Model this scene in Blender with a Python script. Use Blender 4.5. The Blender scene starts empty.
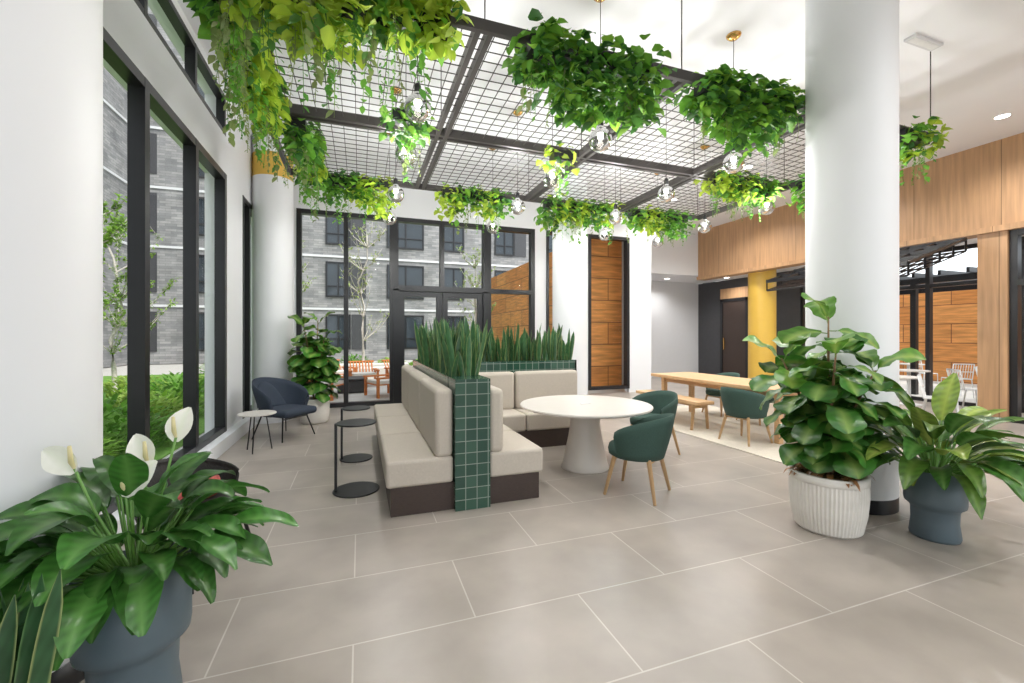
import bpy, bmesh, math, random
from mathutils import Vector, Matrix
random.seed(7)
R=random.uniform
sc=bpy.context.scene
# ------------------------------------------------------------------ materials
M={}
def newmat(name):
    m=bpy.data.materials.new(name); m.use_nodes=True
    nt=m.node_tree; b=nt.nodes['Principled BSDF']; M[name]=m
    return m,nt,b
def L(nt,a,b): nt.links.new(a,b)
def mth(nt,op,a,b=None):
    n=nt.nodes.new('ShaderNodeMath'); n.operation=op
    for i,x in enumerate((a,b)):
        if x is None: continue
        if isinstance(x,(int,float)): n.inputs[i].default_value=x
        else: L(nt,x,n.inputs[i])
    return n.outputs[0]
def plain(name,col,rough=.5,metal=0,ns=8,amt=.08,bump=0,emit=0,coat=0,stretch=(1,1,1)):
    m,nt,b=newmat(name)
    tc=nt.nodes.new('ShaderNodeTexCoord'); mp=nt.nodes.new('ShaderNodeMapping'); mp.inputs['Scale'].default_value=stretch
    no=nt.nodes.new('ShaderNodeTexNoise'); no.inputs['Scale'].default_value=ns; no.inputs['Detail'].default_value=5
    L(nt,tc.outputs['Object'],mp.inputs[0]); L(nt,mp.outputs[0],no.inputs['Vector'])
    mx=nt.nodes.new('ShaderNodeMixRGB')
    mx.inputs[1].default_value=tuple(max(0,c*(1-amt*2)) for c in col)+(1,)
    mx.inputs[2].default_value=tuple(min(1,c*(1+amt*2)) for c in col)+(1,)
    L(nt,no.outputs['Fac'],mx.inputs[0]); L(nt,mx.outputs[0],b.inputs['Base Color'])
    b.inputs['Roughness'].default_value=rough; b.inputs['Metallic'].default_value=metal
    if coat: b.inputs['Coat Weight'].default_value=coat
    if bump:
        bp=nt.nodes.new('ShaderNodeBump'); bp.inputs['Strength'].default_value=bump; bp.inputs['Distance'].default_value=.01
        L(nt,no.outputs['Fac'],bp.inputs['Height']); L(nt,bp.outputs[0],b.inputs['Normal'])
    if emit:
        b.inputs['Emission Color'].default_value=tuple(col)+(1,); b.inputs['Emission Strength'].default_value=emit
    return m
plain('paint_white',(.80,.81,.83),.55,amt=.01,ns=2)
plain('paint_ceiling',(.87,.875,.895),.7,amt=.01,ns=2)
plain('paint_grey',(.66,.66,.67),.6,amt=.01)
plain('charcoal',(.05,.05,.055),.5)
plain('black_frame',(.010,.010,.012),.35,amt=.1)
plain('black_metal',(.02,.02,.022),.35,.3)
plain('wicker',(.02,.018,.016),.6,ns=60,amt=.3,bump=.5)
plain('grid_steel',(.05,.045,.042),.45,.2)
plain('yellow_paint',(.68,.43,.07),.4,amt=.02)
plain('gold',(.75,.45,.15),.25,1,amt=.03)
plain('upholstery',(.50,.445,.38),.85,ns=60,amt=.05,bump=.15)
plain('dark_wood',(.045,.028,.022),.5,ns=12,amt=.35,stretch=(3,3,30))
plain('oak',(.60,.38,.20),.45,ns=10,amt=.18,stretch=(8,1,8))
plain('oak_leg',(.66,.43,.23),.45,ns=14,amt=.12,stretch=(8,8,1))
plain('green_fabric',(.035,.075,.06),.85,ns=90,amt=.12,bump=.2)
plain('navy_fabric',(.030,.042,.065),.85,ns=90,amt=.12,bump=.2)
plain('red_weave',(.35,.07,.06),.8,ns=40,amt=.4,bump=.3)
plain('table_white',(.64,.60,.555),.35,amt=.02)
plain('pot_blue',(.10,.14,.165),.45,amt=.06,ns=5)
plain('pot_white',(.70,.67,.62),.65,amt=.04,ns=15,bump=.1)
plain('soil',(.16,.09,.05),.95,ns=40,amt=.4,bump=.8)
plain('bark',(.22,.13,.07),.85,ns=30,amt=.35,bump=.5)
plain('bark_pale',(.55,.5,.45),.85,ns=20,amt=.25)
plain('rug',(.62,.56,.47),.95,ns=50,amt=.08,bump=.4)
plain('paving',(.50,.48,.45),.8,ns=3,amt=.06)
plain('lawn',(.13,.27,.04),.95,ns=20,amt=.3)
plain('orange_wood',(.60,.2,.06),.5,ns=10,amt=.2,stretch=(1,8,8))
plain('white_metal',(.75,.75,.74),.4)
plain('dark_room_glass',(.03,.04,.05),.08,amt=.2,ns=1)
plain('lamp_glow',(1,.93,.82),.5,emit=14)
plain('can_glow',(1,.95,.88),.5,emit=8)
def glass(name,f,tint=(1,1,1)):
    m=bpy.data.materials.new(name); m.use_nodes=True; nt=m.node_tree; nt.nodes.clear(); M[name]=m
    o=nt.nodes.new('ShaderNodeOutputMaterial'); t=nt.nodes.new('ShaderNodeBsdfTransparent'); t.inputs[0].default_value=(*tint,1)
    g=nt.nodes.new('ShaderNodeBsdfGlossy'); g.inputs['Roughness'].default_value=.02
    lw=nt.nodes.new('ShaderNodeLayerWeight'); lw.inputs[0].default_value=f
    mx=nt.nodes.new('ShaderNodeMixShader'); L(nt,lw.outputs['Fresnel'],mx.inputs[0]); L(nt,t.outputs[0],mx.inputs[1]); L(nt,g.outputs[0],mx.inputs[2]); L(nt,mx.outputs[0],o.inputs[0])
glass('window_glass',.08,(.96,.98,.98)); glass('globe_glass',.38,(.94,.95,.96))
def leafmat(name,rough=.4,trans=.25):
    m,nt,b=newmat(name)
    a=nt.nodes.new('ShaderNodeAttribute'); a.attribute_name='Col'
    L(nt,a.outputs['Color'],b.inputs['Base Color']); b.inputs['Roughness'].default_value=rough
    tr=nt.nodes.new('ShaderNodeBsdfTranslucent'); L(nt,a.outputs['Color'],tr.inputs[0])
    mx=nt.nodes.new('ShaderNodeMixShader'); mx.inputs[0].default_value=trans
    o=nt.nodes['Material Output']; L(nt,b.outputs[0],mx.inputs[1]); L(nt,tr.outputs[0],mx.inputs[2]); L(nt,mx.outputs[0],o.inputs[0])
leafmat('leaf',.30,.2); leafmat('leaf_soft',.55,.45)
def uvw(nt):
    g=nt.nodes.new('ShaderNodeNewGeometry'); s=nt.nodes.new('ShaderNodeSeparateXYZ'); L(nt,g.outputs['Position'],s.inputs[0])
    return s
def brickmat(name,bw,rh,c1,c2,mortar,msize,off=.5,rough=.5,floor=False,shift=(0,0),noise=None,bump=0,stretch=None):
    m,nt,b=newmat(name); s=uvw(nt)
    if floor: u=mth(nt,'ADD',s.outputs[0],shift[0]); v=mth(nt,'ADD',s.outputs[1],shift[1])
    else:
        u=mth(nt,'ADD',mth(nt,'ADD',s.outputs[0],s.outputs[1]),shift[0]); v=mth(nt,'ADD',s.outputs[2],shift[1])
    c=nt.nodes.new('ShaderNodeCombineXYZ'); L(nt,u,c.inputs[0]); L(nt,v,c.inputs[1])
    br=nt.nodes.new('ShaderNodeTexBrick'); L(nt,c.outputs[0],br.inputs['Vector'])
    br.offset=off; br.offset_frequency=2; br.squash=1
    br.inputs['Scale'].default_value=1; br.inputs['Brick Width'].default_value=bw; br.inputs['Row Height'].default_value=rh
    br.inputs['Mortar Size'].default_value=msize; br.inputs['Mortar Smooth'].default_value=.1
    br.inputs['Color1'].default_value=(*c1,1); br.inputs['Color2'].default_value=(*c2,1); br.inputs['Mortar'].default_value=(*mortar,1)
    out=br.outputs['Color']
    if noise:
        sca,amt=noise
        no=nt.nodes.new('ShaderNodeTexNoise'); no.inputs['Scale'].default_value=sca; no.inputs['Detail'].default_value=6
        vm=nt.nodes.new('ShaderNodeVectorMath'); vm.operation='MULTIPLY'; vm.inputs[1].default_value=stretch or (1,1,1)
        g=nt.nodes.new('ShaderNodeNewGeometry'); L(nt,g.outputs['Position'],vm.inputs[0]); L(nt,vm.outputs[0],no.inputs['Vector'])
        mr=nt.nodes.new('ShaderNodeMapRange'); mr.inputs['From Min'].default_value=.3; mr.inputs['From Max'].default_value=.7
        mr.inputs['To Min'].default_value=1-amt; mr.inputs['To Max'].default_value=1+amt; L(nt,no.outputs['Fac'],mr.inputs[0])
        mm=nt.nodes.new('ShaderNodeVectorMath'); mm.operation='SCALE'; L(nt,out,mm.inputs[0]); L(nt,mr.outputs[0],mm.inputs['Scale']); out=mm.outputs[0]
    L(nt,out,b.inputs['Base Color']); b.inputs['Roughness'].default_value=rough
    if bump:
        bp=nt.nodes.new('ShaderNodeBump'); bp.inputs['Strength'].default_value=bump; bp.inputs['Distance'].default_value=.005; bp.invert=True
        L(nt,br.outputs['Fac'],bp.inputs['Height']); L(nt,bp.outputs[0],b.inputs['Normal'])
brickmat('floor_tile',1.22,.61,(.335,.292,.255),(.385,.34,.30),(.54,.50,.455),.004,.5,.33,True,(-.58+12.2,-1.61+12.2),(1.6,.17),.2)
brickmat('green_tile',.1,.1,(.015,.055,.036),(.034,.09,.06),(.24,.29,.25),.0035,0,.14,False,(.045,.01),None,.5)
brickmat('facade_brick',.5,.13,(.20,.20,.205),(.34,.33,.325),(.18,.18,.18),.008,.5,.9,False,(0,0),(1.5,.2))
brickmat('wood_panel',1.25,9,(.43,.25,.125),(.49,.29,.155),(.2,.12,.06),.006,0,.45,False,(.3,0),(3,.18),0,(6,6,.35))
brickmat('orange_panel',1.3,.62,(.58,.22,.055),(.74,.33,.10),(.2,.07,.03),.012,.5,.5,False,(.3,0),(3,.3),0,(.5,.5,5))
# ------------------------------------------------------------------ mesh builder
class MB:
    def __init__(s): s.v=[];s.f=[];s.m=[];s.c=[];s.s=[];s.mats=[]
    def mi(s,n):
        if n not in s.mats: s.mats.append(n)
        return s.mats.index(n)
    def add(s,vs,fs,mat,col=None,smooth=False):
        o=len(s.v); s.v+= [tuple(v) for v in vs]
        s.f+=[tuple(i+o for i in f) for f in fs]; k=s.mi(mat); s.m+=[k]*len(fs)
        if isinstance(smooth,list): s.s+=smooth
        else: s.s+=[smooth]*len(fs)
        if col is None: s.c+=[(1,1,1)]*len(vs)
        elif isinstance(col,list): s.c+=col
        else: s.c+=[col]*len(vs)
    def box(s,x0,y0,z0,x1,y1,z1,mat):
        s.add([(x0,y0,z0),(x1,y0,z0),(x1,y1,z0),(x0,y1,z0),(x0,y0,z1),(x1,y0,z1),(x1,y1,z1),(x0,y1,z1)],
              [(0,3,2,1),(4,5,6,7),(0,1,5,4),(1,2,6,5),(2,3,7,6),(3,0,4,7)],mat)
    def rbox(s,x0,y0,z0,x1,y1,z1,r,mat,seg=3,mtx=None):
        bm=bmesh.new(); bmesh.ops.create_cube(bm,size=1)
        for v in bm.verts: v.co=Vector(((x0+x1)/2+v.co.x*(x1-x0),(y0+y1)/2+v.co.y*(y1-y0),(z0+z1)/2+v.co.z*(z1-z0)))
        bmesh.ops.bevel(bm,geom=list(bm.edges),offset=r,segments=seg,profile=.5,affect='EDGES')
        bm.normal_update(); bm.verts.index_update()
        sm=[max(abs(f.normal.x),abs(f.normal.y),abs(f.normal.z))<.999 for f in bm.faces]
        vs=[(mtx@v.co if mtx else v.co.copy()) for v in bm.verts]; fs=[[v.index for v in f.verts] for f in bm.faces]
        bm.free(); s.add(vs,fs,mat,None,sm)
    def lathe(s,prof,mat,cx=0,cy=0,seg=32,flute=None,smooth=True):
        vs=[];fs=[]; n=len(prof)
        for i in range(seg):
            a=2*math.pi*i/seg
            for (r,z) in prof:
                rr=r
                if flute and r>flute[2]: rr=r*(1+flute[1]*(1 if i%2 else -1))
                vs.append((cx+rr*math.cos(a),cy+rr*math.sin(a),z))
        for i in range(seg):
            j=(i+1)%seg
            for k in range(n-1): fs.append((i*n+k,j*n+k,j*n+k+1,i*n+k+1))
        s.add(vs,fs,mat,None,smooth)
    def disc(s,cx,cy,z,r,mat,seg=32,th=0.02,bev=.004):
        s.lathe([(0.0001,z),(r-bev,z),(r,z+bev),(r,z+th-bev),(r-bev,z+th),(0.0001,z+th)],mat,cx,cy,seg,smooth=False)
    def tube(s,pts,rad,mat,seg=6,col=None):
        pts=[Vector(p) for p in pts]; n=len(pts); vs=[];fs=[]
        for i,p in enumerate(pts):
            d=(pts[min(i+1,n-1)]-pts[max(i-1,0)]).normalized()
            a=d.cross(Vector((0,0,1)));
            if a.length<.05: a=d.cross(Vector((1,0,0)))
            a.normalize(); b=d.cross(a); r=rad[i] if isinstance(rad,(list,tuple)) else rad
            for k in range(seg):
                t=2*math.pi*k/seg; vs.append(p+a*r*math.cos(t)+b*r*math.sin(t))
        for i in range(n-1):
            for k in range(seg):
                k2=(k+1)%seg; fs.append((i*seg+k,i*seg+k2,(i+1)*seg+k2,(i+1)*seg+k))
        fs.append(tuple(range(seg))); fs.append(tuple((n-1)*seg+k for k in range(seg)))
        s.add(vs,fs,mat,col,True)
    def leaf(s,base,d,length,width,droop,col,mid,prof='lance',n=6,cols=3,fold=.25,roll=0,wave=0,mat='leaf',up=None,edge=None,vein=.07):
        p=Vector(base); d=Vector(d).normalized(); st=length/n
        vs=[];cs=[]; ks=[-1,0,1] if cols==3 else [-1,-.5,0,.5,1]
        if edge and cols==5: ks=[-1,-.72,0,.72,1]
        up=Vector(up) if up else Vector((0,0,1)); sd=d.cross(up)
        if sd.length<.05: sd=d.cross(Vector((math.cos(roll*7),math.sin(roll*7),0)))
        sd.normalize()
        ph=R(0,6)
        for i in range(n+1):
            t=i/n
            if prof=='lance': w=math.sin(math.pi*min(1,(t*.93+.035))**.85)**.9
            elif prof=='fig':
                T=[.12,.50,.66,.68,.86,1.0,.92,.12]; q=t*7; a=min(6,int(q)); w=T[a]+(T[a+1]-T[a])*(q-a)
            elif prof=='heart': w=[.25,1,.75,.04][min(3,int(t*3+.5))]
            else:
                T=[.6,.8,.95,1,1,.95,.75,.03]; q=t*7; a=min(6,int(q)); w=T[a]+(T[a+1]-T[a])*(q-a)
            nn=sd.cross(d).normalized()
            side=(sd*math.cos(roll)+nn*math.sin(roll)); nr=side.cross(d)
            for k in ks:
                off=abs(k)
                v=p+side*(w*width*.5*k)+nr*(off*w*width*.5*fold)+nr*(wave*width*math.sin(t*14+ph+(0 if k<0 else 2))*off)
                vs.append(v)
                if k==0: cs.append(mid)
                elif edge and off==1: cs.append(edge)
                else:
                    q=1-vein+2*vein*((i+(1 if off>.9 else 0))%2); cs.append((col[0]*q,col[1]*q,col[2]*q))
            p=p+d*st; d=(d+Vector((0,0,-droop*st/length*1.0))).normalized()
            sd2=d.cross(up)
            if sd2.length>.15:
                sd2.normalize()
                if sd2.dot(sd)<0: sd2=-sd2
                sd=(sd*.6+sd2*.4).normalized()
        m=len(ks); fs=[(i*m+k,i*m+k+1,(i+1)*m+k+1,(i+1)*m+k) for i in range(n) for k in range(m-1)]
        s.add(vs,fs,mat,cs,True)
        return p
    def shell(s,r0,r1,zb,ztop,zarm,th,mat,half=115,seg=28,ysc=1.0,back=0.0):
        vs=[];fs=[]; rows=6
        for side in (0,1):
            for i in range(seg+1):
                a=math.radians(-half+2*half*i/seg); q=abs(a)/math.radians(half)
                zt=zarm+(ztop-zarm)*max(0,math.cos(q*math.pi/2))**.8
                for j in range(rows+1):
                    t=j/rows; r=r0+(r1-r0)*math.sin(t*math.pi/2)-(th*(1-.35*t*t) if side else 0)
                    z=zb+(zt-zb)*t
                    if j==rows: r+= (.012 if side else -.012)
                    vs.append((r*math.sin(a),r*math.cos(a)*ysc+back*t*max(0,math.cos(a)),z))
        N=(seg+1)*(rows+1)
        for side in (0,1):
            for i in range(seg):
                for j in range(rows):
                    a=side*N+i*(rows+1)+j; b=a+rows+1
                    fs.append((a,b,b+1,a+1) if side else (a,a+1,b+1,b))
        for i in range(seg):
            a=i*(rows+1)+rows; b=a+rows+1; fs.append((a,a+N,b+N,b)); a=i*(rows+1); b=a+rows+1; fs.append((a,b,b+N,a+N))
        for i in (0,seg):
            for j in range(rows):
                a=i*(rows+1)+j; fs.append((a,a+N,a+N+1,a+1))
        s.add(vs,fs,mat,None,True)
    def done(s,name,loc=(0,0,0),rz=0):
        me=bpy.data.meshes.new(name); me.from_pydata(s.v,[],s.f); me.update()
        for k in s.mats: me.materials.append(M[k])
        me.polygons.foreach_set('material_index',s.m); me.polygons.foreach_set('use_smooth',s.s)
        ca=me.color_attributes.new('Col','FLOAT_COLOR','POINT'); fl=[]
        for c in s.c: fl+= [c[0],c[1],c[2],1]
        ca.data.foreach_set('color',fl)
        o=bpy.data.objects.new(name,me); sc.collection.objects.link(o); o.location=loc; o.rotation_euler=(0,0,rz); return o
def copyobj(o,loc,rz):
    c=bpy.data.objects.new(o.name.split('.')[0],o.data); sc.collection.objects.link(c); c.location=loc; c.rotation_euler=(0,0,rz); return c
def boxes(name,mat,lst):
    b=MB()
    for q in lst: b.box(*q,mat)
    return b.done(name)
# ------------------------------------------------------------------ room shell
H=4.9
boxes('floor','floor_tile',[(-2,-4,-.12,12.1,9.7,0),(7.3,9.7,-.12,12.1,13,0)])
boxes('ceiling','paint_ceiling',[(-2,-4.2,H,10.7,11.5,H+.2)])
boxes('ceiling_annex','paint_ceiling',[(7.3,11.5,3.45,12.2,13.1,3.6),(10.7,-4.2,3.4,12.2,11.5,3.55)])
XL=-1.75
boxes('wall_left','paint_white',[(-2,-4.2,0,XL,1.0,H),(-2,1.0,0,XL,6.95,.15),(-2,1,3.72,XL,6.95,4.25),(-2,1,4.8,XL,6.95,H),
  (-2,6.95,0,XL,7.85,H),(-2,7.85,3.72,XL,9.2,H),(-2,7.85,0,XL,9.2,.15),(-2,9.2,0,XL,9.8,H)])
boxes('trim_sill','paint_white',[(XL,1.0,.0,XL+.12,9.55,.17)])
YB=9.6
boxes('wall_back','paint_white',[(XL,YB,4.05,7.5,YB+.2,H),(XL,YB,0,-1.2,YB+.2,4.05),(3.98,YB,0,4.28,YB+.2,4.05),(4.75,YB,0,5.44,YB+.2,4.05),(6.66,YB,0,7.35,YB+.2,4.05)])
boxes('wall_return','paint_white',[(7.15,YB+.2,0,7.35,11.3,H)])
boxes('wall_recess','paint_white',[(7.15,11.3,0,8.6,11.5,H),(8.6,11.3,3.45,10.7,11.5,H),(8.4,11.5,0,8.6,12.9,3.45)])
boxes('wall_recess_back','paint_grey',[(8.4,12.9,0,12.2,13.1,3.45)])
boxes('wall_right','wood_panel',[(10.5,-4.2,3.4,10.7,11.3,H),(10.42,-4.2,3.3,10.78,11.28,3.4),(10.48,4.12,0,10.8,4.5,3.3),(10.48,-4.2,0,10.7,1.2,3.3)])
boxes('wall_annex','charcoal',[(12,11.85,0,12.2,12.9,3.4),(12,8.95,0,12.2,10.6,3.4),(12,10.6,3.1,12.2,11.85,3.4)])
boxes('wall_rear','paint_white',[(-2,-4.2,0,10.7,-4,.3),(-2,-4.2,4.6,10.7,-4,H),(-2,-4.2,.3,-1.2,-4,4.6),(10,-4.2,.3,10.7,-4,4.6)])
def window(name,axis,p,a0,a1,z0,z1,vs=(),hs=(),w=.07,dep=.14,pane=True,handle=None):
    b=MB(); lo,hi=p-dep/2,p+dep/2
    def bar(s0,s1,q0,q1,e=0):
        if axis=='x': b.box(lo-e,s0,q0,hi+e,s1,q1,'black_frame')
        else: b.box(s0,lo-e,q0,s1,hi+e,q1,'black_frame')
    bar(a0,a1,z0,z0+w); bar(a0,a1,z1-w,z1); bar(a0,a0+w,z0,z1,.002); bar(a1-w,a1,z0,z1,.002)
    for v in vs: bar(v-w*.5,v+w*.5,z0,z1,.002)
    for h in hs:
        if isinstance(h,tuple): bar(h[1],h[2],h[0]-w/2,h[0]+w/2,.001)
        else: bar(a0,a1,h-w/2,h+w/2,.001)
    if handle: b.tube([(handle,lo-.05,.8),(handle,lo-.05,1.5)],.015,'white_metal',8); b.tube([(handle,lo-.05,.85),(handle,lo,.85)],.01,'white_metal',6); b.tube([(handle,lo-.05,1.45),(handle,lo,1.45)],.01,'white_metal',6)
    if pane:
        if axis=='x': b.add([(p,a0,z0),(p,a1,z0),(p,a1,z1),(p,a0,z1)],[(0,1,2,3)],'window_glass')
        else: b.add([(a0,p,z0),(a1,p,z0),(a1,p,z1),(a0,p,z1)],[(0,1,2,3)],'window_glass')
    return b.done(name)
MV=(2.16,3.36,4.58,5.80)
window('window_1','x',XL-.05,1.0,6.95,.15,3.72,MV,(),.09,.12)
window('window_2','x',XL-.05,1.0,6.95,4.25,4.8,MV,(),.06,.10)
window('window_3','x',XL-.05,7.85,9.2,.15,3.72,(8.3,),(),.08,.11)
window('window_4','y',YB+.06,-1.2,.70,0,4.05,(-.27,),(),.09,.16)
window('window_5','y',YB+.06,.70,2.78,2.48,4.05,(1.74,),(),.09,.16)
window('window_6','y',YB+.06,2.78,3.98,0,4.05,(),((2.52,2.78,3.98),),.1,.16)
window('window_7','y',YB+.06,4.28,4.75,0,4.05,(),(),.07,.16)
window('window_8','y',YB+.06,5.44,6.66,.1,4.05,(),(),.08,.16)
window('door_1','y',YB+.07,.80,1.74,.02,2.46,(),((.25,.8,1.74),),.12,.1,True,1.64)
window('door_2','y',YB+.07,1.75,2.69,.02,2.46,(),((.25,1.75,2.69),),.12,.1,True,1.86)
boxes('trim_door_frame','black_frame',[(.68,YB-.04,0,.80,YB+.14,2.5),(2.69,YB-.04,0,2.81,YB+.14,2.5),(.68,YB-.04,2.46,2.81,YB+.14,2.58)])
window('added_rear_glazing','y',-4.1,-1.2,10,.3,4.6,(1,3.2,5.4,7.6),(),.08,.1)  # unseen glazing behind the camera, added to let in more sky light
window('window_10','x',12.1,-4,8.95,0,3.4,(-2,0,1.5,3,4.5,6,7.5),(2.6,),.08,.12)
b=MB(); b.box(11.93,10.65,0,12.0,10.75,2.75,'black_frame'); b.box(11.93,11.7,0,12,11.8,2.75,'black_frame'); b.box(11.93,10.65,2.65,12,11.8,2.75,'black_frame')
b.box(11.955,10.75,0.01,11.99,11.7,2.65,'dark_wood'); b.box(11.94,10.65,2.75,11.99,11.8,3.1,'wood_panel'); b.box(11.9,11.6,1.0,11.93,11.63,1.4,'gold'); b.done('door_3')
window('window_11','x',10.6,1.2,4.12,0,3.3,(2.6,),(2.4,),.1,.12)
def column(name,x,y,r,z1,bands):
    b=MB()
    for (a,c,m) in bands: b.lathe([(r,a),(r,c)],m,x,y,64)
    return b.done(name)
column('round_column',-1.46,2.46,.33,H,[(.12,H,'paint_white')])
bb=MB(); bb.lathe([(.335,0),(.335,.12),(.33,.121)],'black_frame',-1.46,2.46,64); bb.done('baseboard_column')
column('round_column',-1.44,8.55,.32,H,[(0,4.22,'paint_white'),(4.22,4.62,'yellow_paint'),(4.62,H,'paint_white')])
column('round_column',4.2,2.66,.335,H,[(.12,H,'paint_white'),(0,.12,'black_frame')])
column('round_column',3.84,7.5,.33,H,[(0,H,'paint_white')])
column('yellow_column',11.05,9.38,.36,3.4,[(0,3.4,'yellow_paint')])
# opened overhead steel door panels at right
b=MB()
for y0 in (4.62,6.0):
    y1=y0+1.3
    P=[(8.75,2.72),(9.2,2.86),(9.62,3.0),(10.02,3.12),(10.4,3.24)]
    for (xa,za) in P: b.box(xa-.03,y0,za-.035,xa+.03,y1,za+.035,'black_frame')
    for k in range(4):
        y=y0+(y1-y0)*k/3; b.tube([(8.75,y,2.72),(10.4,y,3.24)],.03,'black_frame',4)
    for k in range(12):
        y=y0+(y1-y0)*k/11; b.tube([(8.75,y,2.52),(10.4,y,3.02)],.012,'black_frame',4)
    for (xa,za) in P:
        b.tube([(xa,y0,za-.21),(xa,y1,za-.21)],.018,'black_frame',4)
        for y in (y0,y1): b.tube([(xa,y,za),(xa,y,za-.21)],.018,'black_frame',4)
b.done('overhead_folding_door')
# ------------------------------------------------------------------ suspended grid
GZ=3.85
GX=[-.95,.9,2.75,4.6,6.4]; GY=[3.16,5.03,6.9]
b=MB()
for x in GX:
    offs=(0,) if x in (GX[0],GX[-1]) else (-.05,.05)
    for o in offs: b.box(x+o-.022,GY[0],GZ-.045,x+o+.022,GY[-1],GZ+.045,'grid_steel')
for y in GY:
    offs=(0,) if y in (GY[0],GY[-1]) else (-.045,.045)
    for o in offs: b.box(GX[0],y+o-.022,GZ-.044,GX[-1],y+o+.022,GZ+.044,'grid_steel')
n=int((GX[-1]-GX[0])/.13)
for i in range(1,n):
    x=GX[0]+.13*i; b.box(x-.0035,GY[0],GZ-.004,x+.0035,GY[-1],GZ+.003,'grid_steel')
for i in range(1,int((GY[-1]-GY[0])/.13)+1):
    y=GY[0]+.13*i; b.box(GX[0],y-.0035,GZ-.011,GX[-1],y+.0035,GZ-.004,'grid_steel')
for x in GX:
    for y in GY: b.tube([(x,y,GZ),(x,y,H)],.006,'grid_steel',5)
b.done('suspended_ceiling_grid')
def pendant():
    b=MB(); zc=H-3.45
    b.lathe([(.0001,zc-.05),(.04,zc-.045),(.075,zc-.015),(.08,zc),(.0001,zc)],'gold',0,0,24)
    b.tube([(0,0,zc-.04),(0,0,.2)],.004,'black_metal',5)
    b.lathe([(.0001,.22),(.02,.22),(.03,.19),(.03,.11),(.0001,.11)],'black_metal',0,0,16)
    pr=[(.035,.13)]
    for i in range(13):
        a=math.radians(22+158*i/12); pr.append((max(.0001,.115*math.sin(a)),.115*math.cos(a)))
    b.lathe(pr,'globe_glass',0,0,28)
    pr=[]
    for i in range(9):
        a=math.pi*i/8; pr.append((max(.0001,.03*math.sin(a)),.05+.045*math.cos(a)))
    b.lathe(pr,'lamp_glow',0,0,12)
    return b.done('globe_pendant_lamp')
PX=[.47,2.27,4.0,5.87]; PY=[3.76,5.0,6.15,7.45]; first=None
for i,x in enumerate(PX):
    for j,y in enumerate(PY):
        if (x,y)==(4.0,7.45): x2,y2=4.5,7.3
        else: x2,y2=x,y
        if (i,j) in ((0,1),): y2=4.75
        if y2==5.0: y2=4.9
        if first is None: first=pendant(); first.location=(x2,y2,3.45)
        else: copyobj(first,(x2,y2,3.45),0)
        li=bpy.data.lights.new('pendant_bulb','POINT'); li.energy=58; li.shadow_soft_size=.06; li.color=(1,.98,.96)
        lo=bpy.data.objects.new('pendant_bulb_light',li); sc.collection.objects.link(lo); lo.location=(x2,y2,3.38)
def downlight_and_fill():
    b=MB(); b.lathe([(.085,-.012),(.085,0),(.0001,0)],'paint_white',0,0,24); b.lathe([(.0001,-.006),(.06,-.006),(.085,-.012)],'can_glow',0,0,24); return b.done('recessed_downlight_and_fill')
dl=None
for (x,y) in [(a,c) for a in (-.3,2.0,4.9,7.0,9.3) for c in (-2.4,.6)]+[(9.4,3.75),(7.4,6.6),(9.3,6.6),(7.4,8.8),(9.3,8.8)]:  # one real downlight near the right wall; the others added to brighten the room
    if dl is None: dl=downlight_and_fill(); dl.location=(x,y,H)
    else: copyobj(dl,(x,y,H),0)
    li=bpy.data.lights.new('downlight_and_fill','SPOT'); li.energy=(75 if x<3 else 125) if y<1 else 185; li.spot_size=math.radians(150); li.spot_blend=.9; li.shadow_soft_size=.06; li.color=(1,.99,.97)
    lo=bpy.data.objects.new('downlight_and_fill_lamp',li); sc.collection.objects.link(lo); lo.location=(x,y,H-.08)
for (x,y) in ((11.4,7.5),(11.4,4.5),(10,12.2),(11.4,11)):  # extra cans and spots added to brighten the annex and recess
    copyobj(dl,(x,y,3.4 if y<12 else 3.45),0)
    li=bpy.data.lights.new('downlight_and_fill','SPOT'); li.energy=70; li.spot_size=math.radians(150); li.spot_blend=.9; li.shadow_soft_size=.06
    lo=bpy.data.objects.new('downlight_and_fill_lamp',li); sc.collection.objects.link(lo); lo.location=(x,y,3.33)
b=MB(); b.box(-.25,-.06,-.03,.25,.06,0,'paint_grey'); b.box(-.22,-.035,-.035,.22,.035,-.03,'white_metal'); b.done('ceiling_diffuser',(6.15,3.1,H))
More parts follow.
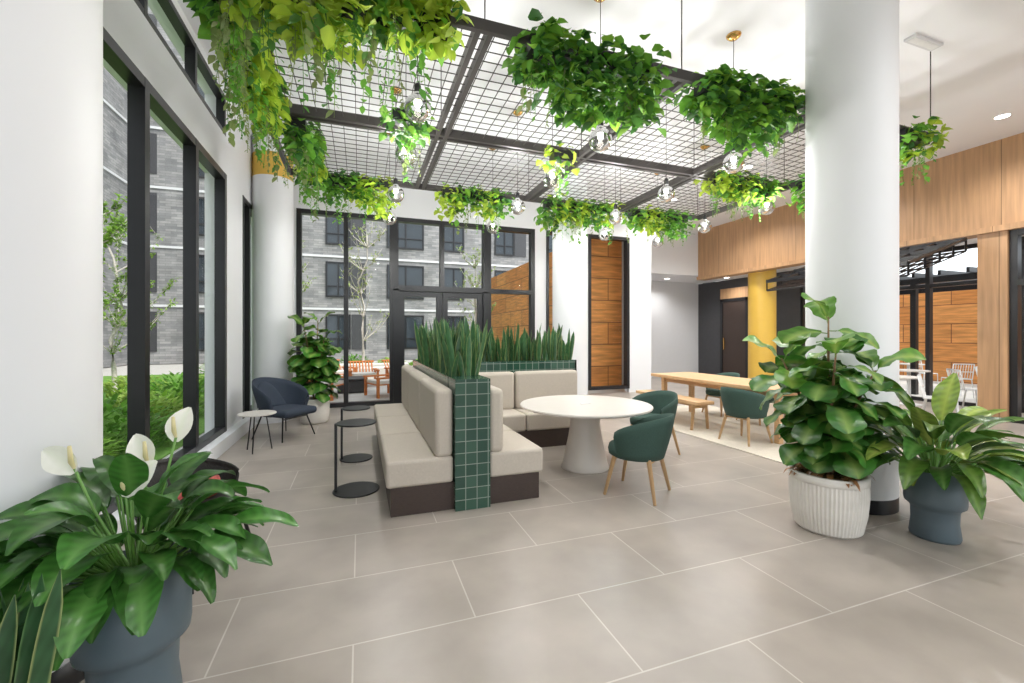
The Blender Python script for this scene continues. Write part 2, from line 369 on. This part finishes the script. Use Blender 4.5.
# ------------------------------------------------------------------ plants
def jit(c,a=.2):
    k=R(1-a,1+a); return (c[0]*k,c[1]*k,c[2]*k)
BR=(.15,.38,.045); CH=(.42,.58,.06); DK=(.05,.17,.035); MD=(.09,.26,.04)
def hang(segs,z=GZ-.03,hgt=.35,dens=420,spread=.22,chf=.3,strands=22,drop=.5,name='hanging_planter'):
    for (x0,y0,x1,y1) in segs:
        b=MB(); Ln=math.hypot(x1-x0,y1-y0); ux,uy=(x1-x0)/Ln,(y1-y0)/Ln; nx,ny=-uy,ux
        w=.07
        if abs(ux)>.5: b.box(x0,y0-w,z-.10,x1,y0+w,z+.02,'black_metal')
        else: b.box(x0-w,min(y0,y1),z-.10,x0+w,max(y0,y1),z+.02,'black_metal')
        cl=[(Ln*(i+.5)/max(2,int(Ln/.2)),R(.5,1.2),random.random()<chf) for i in range(max(2,int(Ln/.2)))]
        for i in range(int(dens*Ln)):
            c=random.choice(cl); t=min(Ln+.08,max(-.08,random.gauss(c[0],.10)))
            ph=R(0,math.pi); rr=math.sqrt(R(.15,1))
            s=math.cos(ph)*rr*spread
            zz=z+.10-random.random()**.9*(hgt+.10)*c[1]*(1-.35*abs(s)/spread)
            px=x0+ux*t+nx*s; py=y0+uy*t+ny*s
            a=R(0,2*math.pi); d=Vector((math.cos(a),math.sin(a),R(-.9,.3)))
            d+=Vector((nx,ny,0))*(.7 if s>0 else -.7)
            col=jit(CH if (c[2] and random.random()<.85) else random.choice((BR,MD,BR,DK,(.22,.45,.05))),.25)
            l=R(.07,.15); b.leaf((px,py,zz),d,l,l*.75,R(.6,1.8),col,(col[0]*1.25,col[1]*1.15,col[2]*1.2),'heart',3,3,.2,R(-.5,.5),0,'leaf_soft')
        for i in range(int(strands*Ln)):
            t=R(0,Ln); s=R(-spread,spread)*.8; p=Vector((x0+ux*t+nx*s,y0+uy*t+ny*s,z-hgt*.3)); dr=R(.3,1)*drop; big=random.random()<.4
            q=p+Vector((R(-.06,.06),R(-.06,.06),-dr-hgt*.3)); col=jit(random.choice(((.20,.27,.09),(.25,.32,.11),BR,MD)),.2)
            b.tube([p,(p+q)/2+Vector((R(-.03,.03),R(-.03,.03),0)),q],.0025,'leaf_soft',3,col)
            k=int(dr/(.035 if big else .018))
            for j in range(k):
                pp=p.lerp(q,j/k); a=R(0,6.28); l=R(.05,.085) if big else R(.025,.05)
                b.leaf(pp,(math.cos(a),math.sin(a),-.6),l,l*(.7 if big else .5),1,col,col,'heart',3,3,.1,0,0,'leaf_soft')
        b.done(name)
y0=GY[0]
hang([(-.72,y0,.62,y0)],hgt=.46,chf=.5,dens=760,spread=.24,drop=.6,strands=26)
hang([(-.86,y0+.1,-.86,4.9)],hgt=.38,chf=.65,dens=600,spread=.13,drop=.6,strands=26)
hang([(-.62,5.1,-.62,6.5)],hgt=.40,chf=.4,dens=480,spread=.15,drop=.55)
hang([(1.25,y0,2.38,y0)],hgt=.54,chf=.12,dens=800,drop=.28,spread=.22)
hang([(2.95,y0,4.1,y0)],hgt=.50,chf=.12,dens=780,drop=.28,spread=.2)
hang([(5.8,y0,6.25,y0)],hgt=.3,chf=.3,dens=450)
hang([(-.5,6.9,.45,6.9)],hgt=.48,chf=.3,dens=520,drop=.4)
hang([(1.25,6.9,2.3,6.9)],hgt=.44,chf=.6,dens=520,drop=.4)
hang([(3.05,6.9,4.45,6.9)],hgt=.44,chf=.6,dens=520,drop=.4)
hang([(4.8,6.9,6.1,6.9)],hgt=.40,chf=.3,dens=520,drop=.35)
hang([(4.9,5.03,6.05,5.03)],hgt=.38,chf=.4,dens=520,drop=.35)
hang([(6.4,4.2,6.4,4.8)],hgt=.4,chf=.4,dens=420)
hang([(2.15,4.66,2.4,4.66)],z=GZ-.18,hgt=.22,chf=.3,dens=200,drop=.5,spread=.13)
hang([(.3,4.5,.6,4.5)],z=GZ-.1,hgt=.28,chf=.4,dens=330,drop=.5,spread=.17)

def blade(b,x,y,z,h,w,lean=.15):
    a=R(0,6.28); t=R(0,lean); d=(math.cos(a)*t,math.sin(a)*t,1)
    c=jit((.05,.14,.055),.3); pale=(.38,.44,.17) if random.random()<.8 else jit((.14,.26,.10))
    a2=R(0,6.28)
    b.leaf((x,y,z),d,h,w,R(-.02,.08),c,jit(c,.1),'blade',12,5,.35,0,.03,'leaf',(math.cos(a2),math.sin(a2),0.1),pale,.22)
def pot_two(b,r,h,mat):
    b.lathe([(.0001,0),(r*.80,0),(r*.83,.02),(r*.76,h*.25),(r*.78,h*.42),(r*.84,h*.46),(r*.98,h*.50),(r*1.0,h*.55),(r*1.0,h),(r*.93,h),(r*.93,h-.05)],mat,0,0,48)
    b.lathe([(.0001,h-.04),(r*.95,h-.05)],'soil',0,0,32)
def lily(name,loc,r,h,nl,length,flowers=0,yellow=False,tall=.45,lw=.34,pot='pot_blue',seedn=1):
    random.seed(seedn); b=MB(); pot_two(b,r,h,pot)
    for i in range(nl):
        a=i*2.399+R(-.2,.2); q=math.sqrt((i+.5)/nl); tilt=.2+1.15*q
        st=R(.5,1.05)*tall*(1.15-.35*q); bx,by=math.cos(a)*r*.5*q,math.sin(a)*r*.5*q
        d=Vector((math.cos(a)*math.sin(tilt*.75),math.sin(a)*math.sin(tilt*.75),math.cos(tilt*.75)))
        p0=Vector((bx,by,h-.04)); p1=p0+d*st*.5; p2=p0+d*st+Vector((0,0,-.02*q))
        col=jit((.04,.14,.022) if not yellow else random.choice(((.10,.22,.03),(.05,.15,.025),(.20,.30,.05))),.35)
        b.tube([p0,p1,p2],[.006,.005,.004],'leaf',5,(.12,.28,.05))
        l=length*R(.7,1.15); d2=Vector((math.cos(a)*math.sin(tilt),math.sin(a)*math.sin(tilt),math.cos(tilt)*.9))
        b.leaf(p2,d2,l,l*lw*R(.85,1.15),R(.9,2.0),col,(col[0]*1.8+.03,col[1]*1.5+.03,col[2]*2+.01),'lance',16,5,.3,R(-.4,.4),.035,vein=.2)
    fl=[(-.16,-.06,.42,-.7),(.05,-.02,.41,-.3),(.12,.05,.49,.15),(.02,-.12,.33,.4)][:flowers]
    for (fx,fy,fz,tl) in fl:
        p=Vector((fx,fy,h+fz)); b.tube([(fx*.1,fy*.1,h),(fx*.7,fy*.7,h+fz*.6),p],.005,'leaf',5,(.2,.4,.1))
        b.leaf(p-Vector((0,0,.02)),(tl,.25,1),.15,.095,.9,(.88,.88,.80),(.82,.85,.72),'lance',8,5,.5,0,.01,'leaf',(0,-1,.2),vein=.01)
        b.tube([p,p+Vector((.0,-.02,.03)),p+Vector((.0,-.03,.09))],[.005,.009,.006],'leaf',8,(.8,.72,.4))
    return b.done(name,loc)
lily('potted_peace_lily',(-.85,2.13,0),.185,.58,95,.28,4,False,.31,.46,'pot_blue',11)
lily('potted_tropical_plant',(4.04,1.97,0),.175,.50,80,.39,0,True,.40,.34,'pot_blue',5)
lily('potted_leafy_plant',(5.05,2.35,0),.14,.36,26,.32,0,False,.3,.36,'pot_white',6)
random.seed(3)
b=MB(); b.lathe([(.0001,0),(.10,0),(.14,.22),(.15,.26),(.13,.26),(.13,.22)],'pot_white',0,0,40,None); b.lathe([(.0001,.23),(.135,.225)],'soil',0,0,24)
for i in range(34):
    a=R(0,6.28); r=R(0,.10); blade(b,math.cos(a)*r,math.sin(a)*r,.2,R(.3,.62),R(.04,.06),.2)
b.done('potted_snake_plant',(-1.03,1.72,0))
def fig(name,loc,potr,poth,top,spread,nl,ll,ribbed=False,seedn=2,moss=False,t0=.2,bright=1):
    random.seed(seedn); b=MB()
    pr=[(.0001,0),(potr*.80,0),(potr*.9,.03),(potr*.98,poth*.35),(potr,poth*.7),(potr*.97,poth-.03),(potr*.95,poth),(potr*.84,poth),(potr*.84,poth-.06)]
    if ribbed:
        b.lathe([(.0001,0),(potr*.78,0),(potr*.86,.02),(potr*.96,poth*.35),(potr,poth*.65),(potr,poth-.06)],'pot_white',0,0,120,(0,.010,potr*.7),False)
        b.lathe([(potr,poth-.06),(potr*1.02,poth-.055),(potr*1.02,poth),(potr*.88,poth),(potr*.88,poth-.06)],'pot_white',0,0,64)
    else: b.lathe(pr,'pot_white',0,0,48)
    b.lathe([(.0001,poth-.01),(potr*.5,poth-.02),(potr*.9,poth-.05)],'soil',0,0,32)
    if moss:
        for i in range(110):
            a=R(0,6.28); r=R(.0,potr*.85); b.leaf((math.cos(a)*r,math.sin(a)*r,poth-.01),(math.cos(a),math.sin(a),.6),R(.06,.15),.035,2.5,jit((.38,.18,.07)),(.3,.15,.06),'lance',4,3,.2)
    K=5
    for k in range(K):
        a=k*1.7+.5; ht=(top-poth)*(1 if k==0 else R(.62,.95))
        lean=(.04 if k==0 else spread*.55)
        def P(t): return Vector((math.cos(a)*(.02+lean*t**1.5),math.sin(a)*(.02+lean*t**1.5),poth-.05+ht*t))
        b.tube([P(t) for t in (0,.25,.5,.75,.95)],[.015,.013,.011,.009,.005],'bark',7)
        m=nl//K
        for i in range(m):
            t=t0+(.95-t0)*(i+R(0,.5))/m; p=P(t)
            an=i*2.4+k*1.3+R(-.3,.3); up=R(-.05,.5)+(1.2 if i>m-3 else 0)
            d=(math.cos(an),math.sin(an),up); l=ll*R(.75,1.15)
            col=jit((.035*bright,.13*bright,.02) if i<m-4 else (.10,.25,.03),.35)
            q=p+Vector(d).normalized()*.05; b.tube([p,q],.004,'leaf',4,(.15,.25,.05))
            b.leaf(q,d,l,l*.78,R(.9,2.0),col,(.20+col[0],.30+col[1]*.5,.09),'fig',10,5,.12,R(-.5,.5),.05,vein=.16)
    return b.done(name,loc)
fig('potted_fiddle_leaf_fig',(3.44,2.34,0),.255,.44,1.76,.56,130,.29,True,4,True,.22,1.15)
fig('potted_fiddle_leaf_fig',(-.73,8.1,0),.24,.42,1.88,.38,115,.33,False,9,False,.12,1.5)
# ------------------------------------------------------------------ banquette
b=MB()
b.box(.24,3.66,0,.765,6.76,.235,'dark_wood'); b.box(1.075,3.66,0,1.56,5.3,.235,'dark_wood'); b.box(1.075,5.27,0,3.03,5.86,.234,'dark_wood')
for (ya,yb) in ((3.64,4.68),(4.69,5.73),(5.74,6.78)):
    b.rbox(.20,ya,.235,.76,yb,.46,.03,'upholstery'); 
    b.rbox(.60,ya+.01,.45,.76,yb,1.04,.045,'upholstery',3)
for (ya,yb) in ((3.64,4.44),(4.45,5.24)):
    b.rbox(1.08,ya,.235,1.60,yb,.46,.03,'upholstery'); b.rbox(1.08,ya+.01,.45,1.22,yb,1.02,.045,'upholstery',3)
for (xa,xb) in ((1.08,2.06),(2.07,3.06)):
    b.rbox(xa,5.245,.235,xb,5.85,.46,.03,'upholstery'); b.rbox(xa+.01,5.69,.45,xb,5.85,.98,.045,'upholstery',3)
b.done('banquette_sofa')
b=MB()
b.box(.765,3.6,0,1.075,3.9,1.12,'green_tile')
def trough(x0,y0,x1,y1,z):
    t=.03
    b.box(x0,y0,0,x0+t,y1,z,'green_tile'); b.box(x1-t,y0,0,x1,y1,z,'green_tile'); b.box(x0,y0,0,x1,y0+t,z,'green_tile'); b.box(x0,y1-t,0,x1,y1,z,'green_tile')
    b.box(x0+t,y0+t,z-.12,x1-t,y1-t,z-.06,'soil')
trough(.765,3.9,1.075,6.7,1.12); trough(1.08,5.86,3.12,6.2,1.12)
random.seed(21)
for i in range(130): blade(b,R(.80,1.04),3.93+R(0,2.7),1.04,R(.38,.68),R(.05,.08),.34)
for i in range(14): blade(b,R(.81,1.03),3.95+R(0,.3),1.04,R(.3,.5),R(.05,.075),.42)
for i in range(140): blade(b,1.14+R(0,1.92),R(5.92,6.14),1.04,R(.35,.66),R(.05,.08),.32)
b.done('tiled_planter_with_snake_plants')
# ------------------------------------------------------------------ furniture
b=MB(); zt=.715
b.lathe([(.0001,zt-.035),(.70,zt-.035),(.735,zt-.022),(.74,zt-.01),(.735,zt),(.0001,zt)],'table_white',0,0,96,smooth=False)
b.lathe([(.0001,0),(.265,0),(.27,.01),(.25,.06),(.19,.35),(.165,.5),(.175,.62),(.22,zt-.036)],'table_white',0,0,48)
b.box(-.06,-.02,zt,.06,.02,zt+.006,'paint_grey')
b.done('round_pedestal_table',(2.42,4.34,0))
def greenchair():
    b=MB(); b.shell(.255,.305,.36,.77,.60,.05,'green_fabric',118,32,.95,.05)
    b.lathe([(.0001,.35),(.22,.35),(.255,.37),(.262,.41),(.25,.455),(.2,.475),(.0001,.48)],'green_fabric',0,-.015,36)
    for sx in (-1,1):
        for sy in (-1,1):
            b.tube([(sx*.17,sy*.16,.37),(sx*.235,sy*.235,0)],[.022,.014],'oak_leg',10)
    b.tube([(-.19,-.17,.33),(.19,-.17,.33)],.012,'oak_leg',6); b.tube([(-.17,.17,.34),(.17,.17,.34)],.012,'oak_leg',6)
    return b.done('green_dining_chair')
gc=greenchair(); 
def face(x,y,tx,ty): return math.atan2(ty-y,tx-x)+math.pi/2
gc.location=(2.50,3.47,0); gc.rotation_euler[2]=face(2.50,3.47,2.05,4.1)
copyobj(gc,(3.50,4.56,0),face(3.50,4.56,2.42,4.34))
copyobj(gc,(5.1,4.6,.012),math.radians(95))
copyobj(gc,(6.45,4.7,.012),math.radians(-90)); copyobj(gc,(6.45,5.55,.012),math.radians(-90)); copyobj(gc,(6.45,6.35,.012),math.radians(-90))
b=MB(); b.rbox(5.27,4.13,.70,6.2,6.9,.755,.01,'oak'); 
for x in (5.38,6.02):
    for y in (4.3,6.65): b.rbox(x,y,0,x+.08,y+.08,.70,.006,'oak')
b.box(5.4,4.32,.6,6.08,4.36,.70,'oak'); b.box(5.4,6.67,.6,6.08,6.71,.70,'oak'); b.box(5.4,4.34,.62,5.43,6.7,.70,'oak'); b.box(6.05,4.34,.62,6.08,6.7,.70,'oak')
b.done('wooden_dining_table',(0,0,.012))
b=MB(); b.rbox(-.17,-.78,.40,.17,.78,.45,.008,'oak')
for y in (-.68,.62):
    for x in (-.15,.09): b.tube([(x+.03,y+.03,.40),(x+.03+(-.04 if x<0 else .04),y+.03,0)],[.028,.022],'oak',6)
    b.box(-.13,y+.01,.34,.13,y+.05,.40,'oak')
b.box(-.02,-.66,.34,.02,.66,.38,'oak')
b.done('wooden_bench',(5.05,6.05,.014))
b=MB(); b.rbox(4.65,3.6,0,6.95,7.35,.012,.004,'rug',1)
for i in range(110):
    x=4.66+i*.0208; b.box(x,3.54,0,x+.008,3.6,.006,'rug')
b.done('area_rug')
def ctable(name,loc,h,r,rz=0):
    b=MB(); b.disc(0,0,0,r,'black_metal',40,.014); b.disc(0,0,h-.016,r*.86,'black_metal',40,.016)
    b.box(-r*.86-.012,-.03,.01,-r*.86+.012,.03,h-.004,'black_metal'); return b.done(name,loc,rz)
ctable('side_table',(-.03,4.42,0),.66,.215); ctable('side_table',(-.04,5.55,0),.62,.19)
b=MB(); b.shell(.30,.37,.34,.86,.60,.05,'navy_fabric',112,32,.95,.14)
b.rbox(-.29,-.36,.33,.29,.24,.44,.05,'navy_fabric')
b.shell(.26,.31,.42,.80,.46,.05,'navy_fabric',55,20,.95,.14)
for sx in (-1,1):
    for sy in (-1,1): b.tube([(sx*.2,sy*.2,.35),(sx*.29,sy*.29,0)],[.012,.009],'black_metal',8)
b.tube([(-.22,-.22,.3),(.22,-.22,.3)],.008,'black_metal',6)
b.done('lounge_armchair',(-1.05,7.1,0),math.radians(50))
b=MB(); b.disc(0,0,.475,.22,'table_white',36,.018)
for k in range(3):
    a=k*2.094+.4; b.tube([(math.cos(a)*.1,math.sin(a)*.1,.475),(math.cos(a)*.17,math.sin(a)*.17,0)],.008,'black_metal',6)
b.done('round_side_table',(-1.25,6.35,0))
b=MB(); b.shell(.27,.31,.36,.66,.55,.02,'wicker',105,28,.95,.06)
b.lathe([(.0001,.34),(.25,.35),(.27,.38),(.25,.40),(.0001,.41)],'wicker',0,0,32)
b.rbox(-.2,-.05,.41,.2,.09,.56,.05,'red_weave')
for sx in (-1,1):
    for sy in (-1,1): b.tube([(sx*.18,sy*.18,.36),(sx*.24,sy*.26,0)],[.013,.01],'black_metal',8)
b.done('wicker_armchair',(-1.02,3.3,0),math.radians(60))
def wirechair():
    b=MB()
    for sx in (-.2,.2):
        b.tube([(sx,-.2,0),(sx,-.18,.45),(sx,.2,.45),(sx,.27,.82)],.012,'white_metal',6); b.tube([(sx,.18,.45),(sx,.25,0)],.012,'white_metal',6)
    for k in range(9):
        x=-.2+.05*k; b.tube([(x,-.18,.45),(x,.2,.45),(x,.27,.82)],.007,'white_metal',4)
    for (y,z) in ((-.18,.45),(.2,.45),(.235,.63),(.27,.82)): b.tube([(-.2,y,z),(.2,y,z)],.012,'white_metal',6)
    return b.done('wire_chair')
wc=wirechair(); wc.location=(9.1,4.35,0); wc.rotation_euler[2]=.4
copyobj(wc,(9.25,5.85,0),2.8); copyobj(wc,(8.5,5.1,0),1.6); copyobj(wc,(11.2,4.9,0),.9); copyobj(wc,(11.3,6.9,0),2.2)
for (x,y,r) in ((13.0,5.3,.3),(14.0,6.4,2.5),(13.2,7.7,.2),(14.6,5.0,-1.2),(15.1,7.6,1.2)): copyobj(wc,(x,y,-.03),r)
b=MB(); b.disc(0,0,.72,.34,'table_white',36,.025); b.tube([(0,0,0),(0,0,.72)],.03,'white_metal',10); b.disc(0,0,0,.22,'white_metal',30,.015); ct=b.done('cafe_table',(9.3,5.1,0))
copyobj(ct,(11.2,5.9,0),0); copyobj(ct,(13.75,5.45,-.03),0); copyobj(ct,(14.2,7.5,-.03),0)
# ------------------------------------------------------------------ exterior
boxes('courtyard_ground','paving',[(-40,9.8,-.25,60,60,-.03),(-40,-40,-.25,-2,9.8,-.03),(12.2,-40,-.25,60,9.8,-.03),(-2,-40,-.25,12.2,-4.2,-.03)])
boxes('lawn','lawn',[(-10,0,-.03,-2.3,20,-.015),(-2.3,17.5,-.03,5.9,24,-.015)])
def facade(name,axis,p,a0,a1,face_dir,st=3.05,nst=6,pitch=3.4):
    b=MB(); z1=st*nst+.5
    def bx(s0,s1,d0,d1,q0,q1,m):
        lo,hi=sorted((p+d0*face_dir,p+d1*face_dir))
        if axis=='y': b.box(s0,lo,q0,s1,hi,q1,m)
        else: b.box(lo,s0,q0,hi,s1,q1,m)
    bx(a0,a1,-1,0,0,z1,'facade_brick')
    a=a0+1; k=0
    while a+2<a1:
        for f in range(nst):
            z=.7+st*f; w=1.25 if k%3 else 2.1
            bx(a,a+w,0,.02,z,z+1.95,'dark_room_glass')
            for s in (a-.05,a+w/2-.03,a+w-.03): bx(s,s+.08,0,.09,z-.05,z+2.0,'black_frame')
            bx(a-.05,a+w+.05,0,.085,z-.05,z+.05,'black_frame'); bx(a-.05,a+w+.05,0,.085,z+1.92,z+2.0,'black_frame'); bx(a-.05,a+w+.05,0,.085,z+.55,z+.61,'black_frame')
            if k%3==2: bx(a+w+.1,a+w+.9,0,.05,z-.05,z+2.0,'charcoal')
        a+=pitch; k+=1
    for f in range(1,nst): bx(a0,a1,0,.06,st*f-.1,st*f+.02,'paint_grey')
    return b.done(name)
facade('apartment_building','y',27,-30,40,-1); facade('apartment_building','x',-11,-30,27,1)
boxes('wood_clad_pavilion','orange_panel',[(6.0,10.6,-.03,7.1,20,4.25)])
boxes('wood_fence','orange_panel',[(18,-6,-.03,18.2,14,3.0)])
b=MB()
for x in (13.5,16.5):
    for y in (1,4,7,10): b.box(x-.06,y-.06,-.03,x+.06,y+.06,2.8,'black_frame')
    b.box(x-.05,.5,2.8,x+.05,10.5,2.95,'black_frame')
for i in range(20): b.box(13.2,.6+i*.52,2.95,16.8,.66+i*.52,3.07,'black_frame')
b.done('pergola')
def tree(name,loc,h,n,cr,col,leaves=1500,seedn=1,bark='bark_pale'):
    random.seed(seedn); b=MB()
    tr=[Vector((R(-.05,.05)*i,R(-.05,.05)*i,h*i/6)) for i in range(7)]
    b.tube(tr,[.06-.007*i for i in range(7)],bark,7); tips=[]
    for i in range(n):
        t=R(.3,1); p=tr[int(t*5.99)].lerp(tr[min(6,int(t*5.99)+1)],.5); a=R(0,6.28); l=cr*R(.5,1)*(1.2-t*.5)
        q=p+Vector((math.cos(a)*l*.5,math.sin(a)*l*.5,l*.4)); q2=q+Vector((math.cos(a)*l*.4,math.sin(a)*l*.4,l*.6))
        b.tube([p,q,q2],[.018,.012,.004],bark,4); tips+=[(p,q),(q,q2)]
        for _ in range(3):
            m=q.lerp(q2,R(0,1)); m2=m+Vector((R(-.3,.3),R(-.3,.3),R(.1,.4)))*cr*.6; b.tube([m,m2],[.007,.002],bark,3); tips.append((m,m2))
    for i in range(leaves):
        u,v=random.choice(tips); p=u.lerp(v,R(0,1.05)); c=jit(col,.3); l=R(.06,.12)
        b.leaf(p,(R(-1,1),R(-1,1),R(-.6,.6)),l,l*.6,1,c,c,'heart',3,3,.1,0,0,'leaf_soft')
    return b.done(name,loc)
tree('birch_tree',(.1,17,-.03),5.2,34,1.3,(.3,.38,.1),700,1)
tree('birch_tree',(4.4,17,-.03),4.6,30,1.2,(.3,.42,.1),1200,2)
tree('birch_tree',(-2.6,18.5,-.03),4.8,30,1.2,(.3,.42,.1),1000,12)
tree('courtyard_tree',(-4.6,9.4,-.03),3.8,30,1.1,(.26,.44,.07),2200,3)
tree('courtyard_tree',(-6.0,14,-.03),4.2,30,1.3,(.24,.38,.06),2000,4)
tree('courtyard_tree',(-5.2,6.3,-.03),3.6,30,1.1,(.24,.42,.06),2200,5)
def shrub(name,loc,rx,ry,h,n,col):
    b=MB()
    for i in range(n):
        a=R(0,6.28); q=math.sqrt(R(0,1)); x=math.cos(a)*rx*q; y=math.sin(a)*ry*q; z=h*R(.0,1)*(1-.5*q*q); c=jit(col,.35); l=R(.08,.18)
        b.leaf((x,y,z),(math.cos(a)*.7+R(-.4,.4),math.sin(a)*.7+R(-.4,.4),R(.2,1)),l,l*.4,.8,c,c,'lance',4,3,.2,0,0,'leaf_soft')
    b.lathe([(.0001,h*.75),(rx*.4,h*.6),(rx*.7,0)],'lawn',0,0,12)
    return b.done(name,loc)
random.seed(8)
sh=[]
for k in range(3): sh.append(shrub('courtyard_shrub',(-3.1,2.2+1.2*k,-.015),.65,.65,(.5,.72,.6)[k],900,((.26,.46,.06),(.16,.36,.05),(.36,.5,.1))[k]))
i=0
for (x,y) in ((-3.2,5.8),(-3.1,7.0),(-3.3,8.2),(-3.4,9.5),(-3.6,10.9),(-4.8,12),(-4.9,5.2),(-4.7,7.8),(5.2,12.5),(5.2,14.0),(5.2,15.5),(-4.9,3.2),
    (-1.6,18.2),(-.2,18.6),(1.2,18.2),(2.6,18.5),(3.9,18.2),(5.1,18.4),(-3.1,17.4),(-4.6,17.8),(-3.4,13.6),(-3.2,15.0)):
    copyobj(sh[i%3],(x,y,-.015),i*1.3); i+=1
def lounger():
    b=MB()
    for k in range(8): b.box(-.35+.09*k,-.3,.30,-.28+.09*k,.35,.33,'orange_wood')
    for k in range(8): b.tube([(-.32+.09*k,.33,.30),(-.32+.09*k,.62,.72)],.022,'orange_wood',4)
    for sx in (-.38,.38):
        b.box(sx-.03,-.32,-.0,sx+.03,-.26,.46,'orange_wood'); b.box(sx-.03,.3,0,sx+.03,.36,.46,'orange_wood'); b.box(sx-.05,-.34,.46,sx+.05,.42,.50,'orange_wood')
    b.tube([(-.38,.62,.70),(.38,.62,.70)],.03,'orange_wood',5); b.box(-.34,-.28,.33,.34,.3,.40,'pot_white')
    return b.done('outdoor_lounge_chair')
lg=lounger(); lg.location=(-.75,11.3,-.03); lg.rotation_euler[2]=1.2
for (x,y,r) in ((.55,11.3,-1.2),(-1.4,13.3,2.0),(1.3,14.1,.5),(2.9,12.0,-.6),(-2.0,12.0,1.0),(.1,13.6,.1),(1.7,11.2,-2.2),(3.6,13.8,1.2),(-.6,14.6,.6),(2.6,14.6,-.4)): copyobj(lg,(x,y,-.03),r)
b=MB(); b.rbox(-.35,-.35,.0,.35,.35,.34,.03,'charcoal'); b.rbox(-.4,-.4,.34,.4,.4,.38,.01,'charcoal'); fp=b.done('outdoor_fire_pit',(-.2,12.4,-.03)); copyobj(fp,(2.2,13.0,-.03),.3)
b=MB(); b.rbox(-1.2,-.3,0,1.2,.3,.42,.03,'pot_white'); b.done('outdoor_bench',(1.2,15.6,-.03))
b=MB(); b.rbox(-2.2,-.25,0,2.2,.25,.5,.03,'pot_white'); b.done('concrete_planter',(-.5,16.4,-.03))
b=MB(); b.tube([(0,0,0),(0,0,3.0)],.06,'white_metal',12); b.tube([(0,0,3),(.0,0,3.1)],[.12,.12],'white_metal',12); b.done('lamp_post',(-4.0,4.4,-.015))
# ------------------------------------------------------------------ light
w=bpy.data.worlds.new('world'); sc.world=w; w.use_nodes=True; nt=w.node_tree
bg=nt.nodes['Background']; bg.inputs[0].default_value=(.90,.95,1,1); bg.inputs[1].default_value=2.1
s=bpy.data.lights.new('sun','SUN'); s.energy=2.6; s.angle=.05; s.color=(1,.95,.88)
so=bpy.data.objects.new('sun',s); sc.collection.objects.link(so)
so.rotation_euler=Vector((-.35,.6,-1.1)).to_track_quat('-Z','Y').to_euler()
# ------------------------------------------------------------------ camera
c=bpy.data.cameras.new('camera'); co=bpy.data.objects.new('camera',c); sc.collection.objects.link(co)
co.location=(0,0,1.5); co.rotation_euler=(math.radians(90),0,math.radians(-19.5)); c.sensor_width=36; c.lens=430/1024*36; c.shift_y=-.00635; c.clip_start=.05; c.clip_end=300
sc.camera=co
sc.view_settings.view_transform='Standard'; sc.view_settings.look='None'; sc.view_settings.exposure=.24
